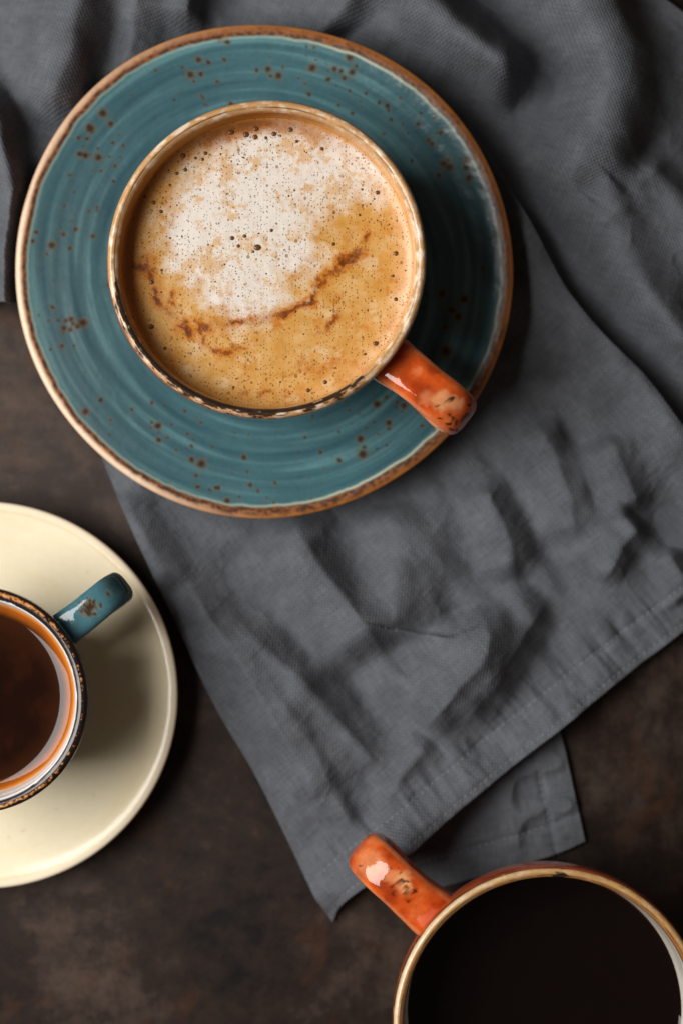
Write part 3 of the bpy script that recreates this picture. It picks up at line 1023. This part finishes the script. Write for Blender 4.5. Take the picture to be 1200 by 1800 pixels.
def big_cup(loc, rz, label, seed, film, rim_dark, rim_base, spots, holes, gold=0.0):
    rr, h, t = 0.0501, 0.0675, 0.0037
    root = empty('coffee_cup', loc, rz)
    tag(root, label, 'cup')

    def col(R, Z, T, S):
        ta = img_ang(T + rz)                            # angle in the photograph
        x, y = np.cos(T), np.sin(T)
        outside = S > S_TOP
        c = np.broadcast_to(lin(196, 84, 34), R.shape + (3,)).copy()
        n1 = fbm(x * 4, y * 4, Z * 90, 4, seed)
        c = mix(c, RUST, sstep(-0.1, 0.5, n1) * 0.75)
        q, dp = rim_frame(R, Z, rr, h, t)
        # inside: white glaze, coffee film above the drink where there is one
        ins = np.broadcast_to(lin(226, 220, 208), R.shape + (3,)).copy()
        if film:
            st = fbm(x * 5, y * 5, dp * 1500, 4, seed + 1)
            fl = np.broadcast_to(lin(226, 166, 80), R.shape + (3,)).copy()
            fl = mix(fl, lin(238, 200, 130), sstep(-0.1, 0.5, st) * 0.7)
            fl = mix(fl, lin(176, 112, 44), sstep(0.0, 0.5, -st) * 0.6)
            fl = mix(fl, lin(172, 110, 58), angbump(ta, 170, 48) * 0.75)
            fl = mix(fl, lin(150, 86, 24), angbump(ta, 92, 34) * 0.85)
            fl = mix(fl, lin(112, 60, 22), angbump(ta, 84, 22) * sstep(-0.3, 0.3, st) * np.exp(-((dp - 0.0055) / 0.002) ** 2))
            k = sstep(0.0016, 0.0040, dp + 0.0008 * fbm(x * 12, y * 12, 0, 3, seed + 2))
            ins = mix(ins, fl, k)
        else:
            st = fbm(x * 8, y * 8, dp * 500, 3, seed + 1)
            ins = mix(ins, lin(190, 168, 132), np.exp(-((dp - 0.0025) / 0.0015) ** 2) * sstep(-0.3, 0.4, st))
        c = np.where(outside[..., None], c, ins)
        # lip
        lipm = (dp < 0.0036 + 0.0006 * fbm(x * 30, y * 30, 1, 3, seed + 3)) & (q > -0.2)
        lc = np.broadcast_to(rim_base, R.shape + (3,)).copy()
        s1 = fbm(x * 11, y * 11, q * 2.0, 4, seed + 4)
        s2 = fbm(x * 13, y * 13, q * 6.5, 4, seed + 5, 0.6)
        lc = mix(lc, lin(240, 228, 208), sstep(-0.1, 0.4, s1 + 0.4 * s2) * (0.75 - 0.5 * gold))
        lc = mix(lc, lin(186, 132, 78), sstep(0.15, 0.55, s2 + 0.35 * s1) * 0.4)
        lc = mix(lc, lin(132, 84, 40), gold * sstep(0.62, 0.12, q + 0.10 * s2) * 0.9)
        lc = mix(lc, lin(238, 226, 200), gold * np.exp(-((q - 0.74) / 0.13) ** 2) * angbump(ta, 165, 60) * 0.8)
        lc = mix(lc, lin(150, 88, 36), np.clip(rim_dark(ta)[1], 0, 1) * sstep(-0.35, 0.35, s2))
        black = lin(30, 20, 16)
        lc = mix(lc, black, sstep(0.35, 0.55, np.clip(rim_dark(ta)[0], 0, 1) * (0.60 + 0.9 * s2 + 0.30 * np.sin(q * 5.2 + 2.2 * s1))) * sstep(0.05, 0.14, q) * 0.95)
        # thin broken dark line along the inner side of the lip, and one along its outer edge
        ln_in = np.exp(-((q - 0.34 - 0.03 * s1) / 0.040) ** 2) * sstep(-0.28, 0.05, fbm(x * 7, y * 7, 0, 4, seed + 6) + rim_dark(ta)[2])
        lc = mix(lc, black, ln_in * 0.95)
        ln_out = np.exp(-((q - 0.955) / 0.035) ** 2) * sstep(-0.4, 0.1, fbm(x * 9, y * 9, 3, 3, seed + 7))
        lc = mix(lc, lin(46, 24, 14), np.clip(ln_out + 0.7 * gold * np.exp(-((q - 0.93) / 0.03) ** 2), 0, 1) * 0.9)
        c = mix(c, lc, lipm * (1 - sstep(0.955, 0.985, q)) * np.where(outside, 1.0, 1.0))
        rg = np.where(outside, 0.10, 0.12) + 0.10 * lipm
        return c, rg

    prof = resample(cup_profile(rr, h, t, 0.0285, BOWL), 0.00034)
    S_TOP = np.argmax(prof[:, 1]) / (len(prof) - 1) + 0.004

    def wob(R, Z, T):
        k = 0.004 * np.cos(2 * T + seed) + 0.002 * np.cos(3 * T + 2 * seed)
        return R * (1 + k * sstep(0.02, 0.05, R)), Z + 0.0002 * np.cos(2 * T + 1.0) * sstep(0.04, 0.06, Z)

    lathe('body', prof, 900, M_CUP, root, col, wob)
    path = [(0.0482, 0.0535), (0.0530, 0.0548), (0.0600, 0.0562), (0.0690, 0.0560), (0.0758, 0.0520), (0.0776, 0.0440),
            (0.0745, 0.0365), (0.0670, 0.0305), (0.0560, 0.0262), (0.0432, 0.0242)]
    handle('handle', path, 0.0148, 0.0072, M_CUP, root, orange_handle_col(spots, holes, seed + 40))
    return root


dk1 = lambda ta: (angbump(ta, -98, 34) * 1.0 + angbump(ta, 205, 26) * 0.85 + angbump(ta, -60, 18) * 0.5 + angbump(ta, 232, 20) * 0.6,
                  angbump(ta, -105, 32) * 0.9 + angbump(ta, 100, 25) * 0.25,
                  angbump(ta, 150, 50) * 0.35 + angbump(ta, 215, 35) * 0.5 + 0.05)
dk3 = lambda ta: (angbump(ta, 86, 4) * 0.8, 0.32 + 0.2 * angbump(ta, 60, 40), 0.0)
A1 = math.radians(-38.1)
A3 = math.radians(138.2)
tip = np.random.default_rng(11)
holes1 = [(0.0785 + tip.normal(0, 0.0009), yy, tip.uniform(0.0004, 0.00075)) for yy in np.linspace(-0.0058, 0.0055, 9)] + \
         [(0.0765 + tip.normal(0, 0.0008), tip.uniform(-0.006, 0.0), tip.uniform(0.0003, 0.0006)) for _ in range(7)] + \
         [(0.0722, 0.0012, 0.0010), (0.0715, 0.0004, 0.0006), (0.0728, 0.0020, 0.0006), (0.0700, -0.0030, 0.00035), (0.0735, -0.0055, 0.0005)]
cup1 = big_cup((CUP1_C[0], CUP1_C[1], Z_SAUCER + 0.0061), A1, 'orange glazed cup full of pale milky foam, standing on the blue saucer', 60, True, dk1,
               lin(190, 146, 98), [(0.0705, -0.0005, 0.0038, 0.9), (0.0745, 0.0015, 0.0030, 0.7), (0.066, -0.003, 0.0028, 0.35), (0.0585, 0.002, 0.002, 0.3)], holes1)
holes3 = [(0.0650, -0.0020, 0.0007), (0.0668, -0.0035, 0.0006), (0.0635, -0.0030, 0.0007), (0.0622, -0.0012, 0.0008), (0.0612, 0.0004, 0.0008),
          (0.0600, -0.0022, 0.0006), (0.0640, 0.0028, 0.0007), (0.0660, 0.0010, 0.0006), (0.0690, -0.0012, 0.0006), (0.0702, -0.0022, 0.0005),
          (0.0680, 0.0042, 0.0005), (0.0775, 0.0035, 0.0006), (0.0780, -0.0010, 0.0005), (0.0592, 0.0012, 0.0009)]
cup3 = big_cup((CUP3_C[0], CUP3_C[1], 0.0), A3, 'orange glazed cup of black coffee, standing on the bare dark table', 90, False, dk3,
               lin(190, 150, 92), [(0.0648, -0.0028, 0.0030, 0.95), (0.0625, -0.001, 0.0028, 0.75), (0.0755, 0.001, 0.0055, 0.45), (0.068, -0.001, 0.003, 0.5)], holes3, 1.0)


# ---- the espresso cup
def small_cup():
    rr, h, t, rz = 0.0366, 0.0575, 0.0044, math.radians(38.3)
    root = empty('espresso_cup', (CUP2_C[0], CUP2_C[1], 0.0046), rz)
    tag(root, 'small dark teal espresso cup with charred brown rim on the cream saucer', 'cup')
    prof = resample(cup_profile(rr, h, t, 0.0210, BOWL2), 0.00032)
    S_TOP = np.argmax(prof[:, 1]) / (len(prof) - 1) + 0.004

    def col(R, Z, T, S):
        ta = img_ang(T + rz)
        x, y = np.cos(T), np.sin(T)
        q, dp = rim_frame(R, Z, rr, h, t)
        outside = S > S_TOP
        c = np.broadcast_to(lin(52, 88, 98), R.shape + (3,)).copy()
        c = mix(c, lin(30, 48, 54), sstep(-0.2, 0.5, fbm(x * 4, y * 4, Z * 90, 4, 601)) * 0.6)
        ins = np.broadcast_to(lin(234, 232, 230), R.shape + (3,)).copy()
        c = np.where(outside[..., None], c, ins)
        lipm = sstep(0.0, 1.0, (q > 0.22 + 0.03 * fbm(x * 8, y * 8, 0, 3, 611)) * 1.0) * (dp < 0.0075 + 0.001 * fbm(x * 20, y * 20, 0, 2, 613))
        s1 = fbm(x * 10, y * 10, q * 3, 4, 621)
        s2 = fbm(x * 34, y * 34, q * 5, 4, 631)
        lc = np.broadcast_to(lin(36, 26, 24), R.shape + (3,)).copy()
        band = np.exp(-((q - 0.62 - 0.09 * s1 - 0.05 * np.cos(ta)) / 0.17) ** 2)
        k = angbump(ta, 75, 45) * 0.45 + angbump(ta, -85, 50) * 0.42
        lc = mix(lc, lin(200, 128, 66), sstep(0.25, 0.50, band * (0.10 + 0.75 * s2 + 0.35 * s1 + 1.1 * k)) * 0.95)
        lc = mix(lc, lin(238, 200, 146), sstep(0.5, 0.75, band * (0.30 + 0.6 * s2 + k * 0.7)) * 0.7)
        c = mix(c, lc, lipm)
        c = mix(c, lin(24, 16, 14), np.exp(-((q - 0.23) / 0.04) ** 2) * (dp < 0.004) * sstep(-0.35, 0.1, s1) * (~outside))
        return c, np.where(outside, 0.10, 0.12) + 0.10 * lipm

    def wob(R, Z, T):
        return R * (1 + 0.004 * np.cos(2 * T + 1) * sstep(0.02, 0.036, R)), Z

    lathe('body', prof, 800, M_CUP, root, col, wob)

    spk = [(0.0468, 0.0006, 0.0016), (0.0480, -0.0006, 0.0010), (0.0456, -0.0010, 0.0010), (0.0462, 0.0026, 0.0008), (0.0478, 0.0022, 0.0008),
           (0.0446, 0.0012, 0.0008), (0.0492, 0.0010, 0.0007), (0.0470, -0.0024, 0.0007), (0.0484, 0.0034, 0.0005), (0.0436, -0.0004, 0.0006),
           (0.0500, -0.0014, 0.0005), (0.0545, 0.0006, 0.0007), (0.0450, 0.0036, 0.0004)]

    def hc(X, Y, Z, S):
        c = np.broadcast_to(lin(66, 108, 118), X.shape + (3,)).copy()
        n1 = fbm(X * 130, Y * 130, Z * 130, 4, 641)
        c = mix(c, lin(40, 72, 82), sstep(-0.1, 0.5, n1) * 0.7)
        c = mix(c, lin(32, 50, 56), sstep(0.0505, 0.0590, X) * 0.75)
        wx = X + 0.0009 * noise(X * 700, Y * 700, 3, 651)
        wy = Y + 0.0009 * noise(X * 700, Y * 700, 7, 651)
        m = np.zeros_like(X)
        g = np.zeros_like(X)
        for px, py, r in spk:
            d = np.hypot(wx - px, wy - py) / r
            m = np.maximum(m, 1 - sstep(0.6, 1.2, d))
            g = np.maximum(g, 1 - sstep(0.7, 1.9, d))
        up = (Z > 0.03).astype(float)
        c = mix(c, lin(128, 110, 70), g * 0.6 * up)
        c = mix(c, lin(54, 32, 18), m * 0.92 * up)
        return c, np.full(X.shape, 0.09)

    path = [(0.0335, 0.0455), (0.0385, 0.0466), (0.0445, 0.0474), (0.0515, 0.0466), (0.0560, 0.0432), (0.0572, 0.0370),
            (0.0550, 0.0310), (0.0490, 0.0262), (0.0410, 0.0225), (0.0300, 0.0208)]
    handle('handle', path, 0.0112, 0.0062, M_CUP, root, hc)
    return root


cup2 = small_cup()


# ------------------------------------------------------------------ what is in the cups
def inner_radius(rr, h, t, foot, z, bowl=BOWL):
    P = resample(cup_profile(rr, h, t, foot, bowl), 0.0004)
    k = np.argmax(P[:, 1])
    return np.interp(z, P[:k, 1], P[:k, 0])


def surface(name, loc, rad, zfn, colfn, mat, nr=150, ns=420, extra=None, skirt=0.004):
    """a drink: its top surface with a curved edge, closed below by a shallow body"""
    r = np.linspace(0.002, 1.0, nr) * rad
    th = np.linspace(0, 2 * math.pi, ns, endpoint=False)
    R, T = np.meshgrid(r, th, indexing='ij')
    Z = zfn(R, T)
    x, y = R * np.cos(T), R * np.sin(T)
    col, ex = colfn(x, y, R, T)
    v = np.stack([x, y, Z], -1).reshape(-1, 3)
    f = list(map(tuple, grid_faces(nr, ns, wrap_v=True)))
    # side skirt and flat underside
    rb = rad * 0.97
    low = np.stack([rb * np.cos(th), rb * np.sin(th), np.full(ns, -skirt)], -1)
    low2 = np.stack([0.002 * rad * np.cos(th), 0.002 * rad * np.sin(th), np.full(ns, -skirt)], -1)
    n0 = len(v)
    v = np.vstack([v, low, low2])
    last = (nr - 1) * ns
    for j in range(ns):
        j2 = (j + 1) % ns
        f.append((last + j, n0 + j, n0 + j2, last + j2))
        f.append((n0 + j, n0 + ns + j, n0 + ns + j2, n0 + j2))
    col = np.vstack([col.reshape(-1, 3), np.repeat(col.reshape(nr, ns, 3)[-1], 1, 0), np.repeat(col.reshape(nr, ns, 3)[-1], 1, 0)])
    ex = np.concatenate([ex.reshape(-1), np.zeros(2 * ns)])
    o = mesh_from(name, v, f, mat, None, col=col, rough=ex)
    o.location = loc
    return o


# ---- cappuccino: positions below are photograph pixels, turned into metres about the cup's axis
Z_FOAM = Z_SAUCER + 0.0061 + 0.0675 - 0.0125
R_FOAM = inner_radius(0.0501, 0.0675, 0.0037, 0.0285, 0.0675 - 0.0125) + 0.0006


def foam_px(px, py):
    ax, ay = at(px, py, Z_FOAM)
    return ax - CUP1_C[0], ay - CUP1_C[1]


def foam_col(x, y, R, T):
    s = scale_at(Z_FOAM)
    X = 600 + (x + CUP1_C[0]) * s
    Y = 900 - (y + CUP1_C[1]) * s
    wx = X + 20 * fbm(X / 55, Y / 55, 0, 4, 701)
    wy = Y + 20 * fbm(X / 55, Y / 55, 6, 4, 701)
    white = 0
    for cx, cy, r, k in ((395, 330, 105, 1.0), (480, 265, 80, 0.85), (405, 470, 95, 1.0), (335, 410, 70, 0.75), (560, 290, 75, 0.75),
                         (500, 400, 85, 0.7), (640, 320, 55, 0.8), (610, 250, 50, 0.6), (680, 300, 40, 0.5), (560, 620, 45, 0.25), (330, 630, 40, 0.3), (440, 540, 60, 0.6), (540, 470, 60, 0.35), (690, 400, 30, 0.35), (700, 520, 26, 0.3)):  # white foam patches; the strong one at right is a painted highlight
        white = white + k * np.exp(-(((wx - cx) ** 2 + (wy - cy) ** 2) / r ** 2))
    n1 = fbm(X / 46, Y / 46, 2, 5, 711, 0.6)
    n2 = fbm(X / 17, Y / 17, 3, 5, 721, 0.68)
    n3 = fbm(X / 6, Y / 6, 9, 3, 723, 0.7)
    c = np.broadcast_to(lin(214, 156, 76), X.shape + (3,)).copy()
    c = mix(c, lin(232, 188, 126), sstep(-0.25, 0.5, n1 + 0.4 * n2) * 0.7)
    c = mix(c, lin(198, 126, 44), sstep(0.05, 0.6, -n1) * 0.6)
    wm = sstep(0.36, 1.20, white + 0.75 * n1 + 0.35 * n2 + 0.10 * n3)
    c = mix(c, lin(240, 232, 226), wm * 0.92)
    c = mix(c, lin(222, 176, 122), sstep(-0.06, 0.42, n2 + 1.1 * fbm(X / 70, Y / 70, 8, 4, 731, 0.6) + 0.25 * n3) * wm * 0.85)
    # rusty veins where the crema gathers
    veins = [([(352, 572), (400, 570), (442, 566), (490, 556), (532, 541), (545, 528)], 11, 1.0),
             ([(545, 530), (560, 500), (585, 478), (612, 456), (640, 438), (642, 412)], 9, 0.75),
             ([(600, 470), (606, 452), (634, 450)], 13, 0.8),
             ([(243, 462), (262, 482), (280, 520), (300, 555), (330, 580)], 12, 1.0),
             ([(352, 575), (358, 595), (372, 618), (400, 622)], 12, 0.75),
             ([(372, 248), (400, 228), (440, 220), (482, 215), (520, 222), (556, 242)], 15, 0.85),
             ([(262, 300), (290, 270), (330, 240), (372, 222)], 15, 0.55),
             ([(640, 415), (650, 405)], 8, 0.5), ([(560, 590), (590, 560), (596, 530)], 16, 0.5), ([(300, 520), (318, 548)], 10, 0.7),
             ([(410, 612), (450, 608)], 14, 0.5), ([(540, 370), (552, 345)], 10, 0.35), ([(520, 440), (540, 462)], 14, 0.35),
             ([(420, 690), (470, 688), (520, 694)], 16, 0.45), ([(580, 620), (620, 600)], 14, 0.3), ([(650, 590), (690, 560)], 8, 0.3),
             ([(238, 470), (250, 462)], 15, 1.0), ([(440, 650), (500, 646)], 12, 0.25)]
    vx = X + 26 * fbm(X / 34, Y / 34, 1, 5, 741, 0.68)
    vy = Y + 26 * fbm(X / 34, Y / 34, 7, 5, 741, 0.68)
    v = np.zeros_like(X)
    core = np.zeros_like(X)
    for pts, wd, k in veins:
        d, _, _ = polyd(vx, vy, pts)
        v = np.maximum(v, k * np.exp(-(d / (wd * 1.5)) ** 1.6))
        core = np.maximum(core, k * np.exp(-(d / (wd * 0.55)) ** 2))
    brk = 0.55 + 1.5 * fbm(X / 30, Y / 30, 4, 4, 751, 0.6)
    gap = sstep(-0.15, 0.15, fbm(X / 40, Y / 40, 23, 3, 753))
    c = mix(c, lin(200, 116, 26), sstep(0.24, 0.62, v * (0.50 + 0.75 * brk) + 0.10 * n3 * (v > 0.1)) * 0.88 * (0.35 + 0.65 * gap))
    c = mix(c, lin(142, 70, 6), sstep(0.22, 0.70, core * (0.45 + 0.85 * brk) + 0.12 * n3 * (core > 0.1)) * 0.92 * (0.25 + 0.75 * gap))
    c = mix(c, lin(96, 46, 8), sstep(0.62, 1.05, core * (0.35 + 0.85 * brk)) * 0.85 * gap)
    # loose orange patches in the lower right half
    low = sstep(-60, 120, (X - 469) * 0.45 + (Y - 470) * 0.9)
    pat = sstep(0.10, 0.38, fbm(X / 52, Y / 52, 11, 5, 755, 0.66) + 0.10 * n3)
    c = mix(c, lin(200, 118, 36), pat * low * 0.8)
    c = mix(c, lin(236, 206, 164), sstep(0.08, 0.4, -fbm(X / 40, Y / 40, 14, 4, 757, 0.6)) * low * 0.6)
    # browner shore along the left and top wall, paler along the right
    rr = R / R_FOAM
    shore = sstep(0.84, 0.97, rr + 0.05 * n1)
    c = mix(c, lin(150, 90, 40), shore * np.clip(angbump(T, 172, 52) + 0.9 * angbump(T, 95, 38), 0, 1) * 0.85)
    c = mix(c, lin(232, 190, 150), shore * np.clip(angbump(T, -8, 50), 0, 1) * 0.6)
    c = mix(c, lin(206, 138, 62), sstep(0.965, 0.99, rr) * 0.6)
    c = c * np.array([0.80, 0.815, 0.80])
    return c, np.clip(0.80 + 0.5 * fbm(X / 80, Y / 80, 5, 2, 761), 0.35, 1.2)


foam = surface('cappuccino', (CUP1_C[0], CUP1_C[1], Z_FOAM), R_FOAM,
               lambda R, T: 0.0016 * np.exp(-(R_FOAM - R) / 0.0020) + 0.00022 * fbm(R * np.cos(T) * 120, R * np.sin(T) * 120, 0, 3, 771),
               foam_col, M_FOAM, 330, 900)
tag(foam, 'frothy cappuccino with white foam, brown crema streaks and dark bubbles', 'coffee')


def dome_mesh(rings=5, segs=18):
    vs, fs = [(0, 0, 0.42)], []
    for i in range(1, rings + 1):
        a = i / rings * math.pi / 2
        for j in range(segs):
            b = 2 * math.pi * j / segs
            vs.append((math.sin(a) * math.cos(b), math.sin(a) * math.sin(b), 0.42 * math.cos(a) - (0.25 if i == rings else 0)))
    for i in range(rings):
        for j in range(segs):
            j2 = (j + 1) % segs
            if i == 0:
                fs.append((0, 1 + j, 1 + j2, 1 + j2))
            else:
                a = 1 + (i - 1) * segs
                fs.append((a + j, a + segs + j, a + segs + j2, a + j2))
    return np.array(vs), fs


dv, df = dome_mesh()
me = bpy.data.meshes.new('bubble')
me.from_pydata([tuple(v) for v in dv], [], [f if f[2] != f[3] else f[:3] for f in df])
me.polygons.foreach_set('use_smooth', np.ones(len(me.polygons), bool))
me.materials.append(M_BUBBLE)
BIG = [(452, 145, 11), (505, 153, 11), (540, 133, 10), (537, 162, 9), (575, 165, 6), (603, 151, 9), (661, 136, 9), (683, 177, 6), (771, 203, 7),
       (328, 236, 6), (352, 240, 6), (363, 219, 7), (284, 228, 9), (262, 290, 7), (292, 277, 7), (238, 331, 5), (181, 392, 7), (206, 424, 8),
       (456, 517, 8), (500, 510, 7), (478, 545, 6), (545, 550, 13), (530, 565, 5), (594, 490, 6), (812, 538, 7), (966, 357, 8), (1031, 571, 8),
       (1020, 650, 6), (960, 888, 10), (783, 1024, 8), (723, 1053, 8), (172, 828, 10), (174, 672, 8), (220, 905, 6), (1030, 732, 7), (922, 925, 5),
       (460, 1042, 5), (903, 436, 5), (912, 346, 4), (735, 735, 5), (678, 775, 5), (150, 372, 5), (208, 630, 5), (416, 222, 4), (626, 158, 4)]
bsurf = lambda R: 0.0016 * np.exp(-(R_FOAM - R) / 0.0020)
for bx, by, br in BIG:
    px, py = foam_px(180 + bx / 2.0, 160 + by / 2.0)
    rad = br / 2.0 / 5540.0 * 1.02
    R_ = math.hypot(px, py)
    if R_ > R_FOAM - 0.001:
        continue
    o = bpy.data.objects.new('bubble', me)
    COL.objects.link(o)
    o.parent = foam
    o.location = (px, py, float(bsurf(R_)) + 0.00004)
    o.scale = (rad, rad * float(rng.uniform(0.85, 1.1)), rad)
# finer bubbles, joined
vs, fs = [], []
dv2, df2 = dome_mesh(3, 8)
count = 0
while count < 300:
    a, q = rng.uniform(0, 2 * math.pi), math.sqrt(rng.uniform(0, 1))
    px, py = q * math.cos(a) * R_FOAM * 0.955, q * math.sin(a) * R_FOAM * 0.955
    dens = 0.45 + 0.9 * float(fbm(np.array([px * 90]), np.array([py * 90]), 3, 2, 781)[0]) + 0.5 * (q > 0.7)
    if rng.uniform() > dens:
        continue
    rad = 0.00013 + 0.00021 * rng.uniform() ** 2.5
    b0 = len(vs)
    vs.extend((dv2 * rad + np.array([px, py, float(bsurf(q * R_FOAM * 0.955)) + 0.00006])).tolist())
    fs.extend([tuple(b0 + i for i in f) for f in df2])
    count += 1
me2 = bpy.data.meshes.new('fine_bubbles')
me2.from_pydata(vs, [], [f if f[2] != f[3] else f[:3] for f in fs])
me2.polygons.foreach_set('use_smooth', np.ones(len(me2.polygons), bool))
me2.materials.append(M_BUBBLE)
fb = bpy.data.objects.new('fine_bubbles', me2)
COL.objects.link(fb)
fb.parent = foam
fb['kind'] = 'stuff'

# ---- espresso
Z_ESP = 0.0046 + 0.0575 - 0.0140
R_ESP = inner_radius(0.0366, 0.0575, 0.0044, 0.0210, 0.0575 - 0.0140, BOWL2) + 0.0007


def esp_col(x, y, R, T):
    q = R / R_ESP
    n1 = fbm(x * 110, y * 110, 0, 4, 801)
    c = np.broadcast_to(lin(26, 11, 7), x.shape + (3,)).copy()
    c = mix(c, lin(44, 20, 10), sstep(-0.1, 0.5, n1) * 0.6)
    c = mix(c, lin(46, 22, 10), sstep(0.66, 0.84, q + 0.05 * n1) * 0.8)
    c = mix(c, lin(52, 26, 12), angbump(T, 100, 50) * sstep(0.35, 0.75, q + 0.15 * n1) * 0.7)
    c = mix(c, lin(150, 78, 22), sstep(0.86, 0.95, q + 0.02 * n1) * 0.9)
    c = mix(c, lin(214, 132, 46), sstep(0.945, 0.99, q + 0.012 * n1) * 0.8)
    return c, np.zeros_like(x)


esp = surface('espresso', (CUP2_C[0], CUP2_C[1], Z_ESP), R_ESP,
              lambda R, T: 0.0023 * np.exp(-(R_ESP - R) / 0.0023), esp_col, M_ESPRESSO, 180, 500)
tag(esp, 'dark brown espresso with an orange edge in the small teal cup', 'coffee')

# ---- black coffee
Z_BLK = 0.0675 - 0.0240
R_BLK = inner_radius(0.0501, 0.0675, 0.0037, 0.0285, Z_BLK) + 0.0006


def blk_col(x, y, R, T):
    q = R / R_BLK
    c = np.broadcast_to(lin(14, 8, 7), x.shape + (3,)).copy()
    c = mix(c, lin(60, 28, 12), sstep(0.975, 0.998, q) * 0.8)
    return c, np.zeros_like(x)


blk = surface('black_coffee', (CUP3_C[0], CUP3_C[1], Z_BLK), R_BLK,
              lambda R, T: 0.0014 * np.exp(-(R_BLK - R) / 0.0012), blk_col, M_BLACK, 160, 500)
tag(blk, 'still black coffee filling the orange cup with the tan rim', 'coffee')
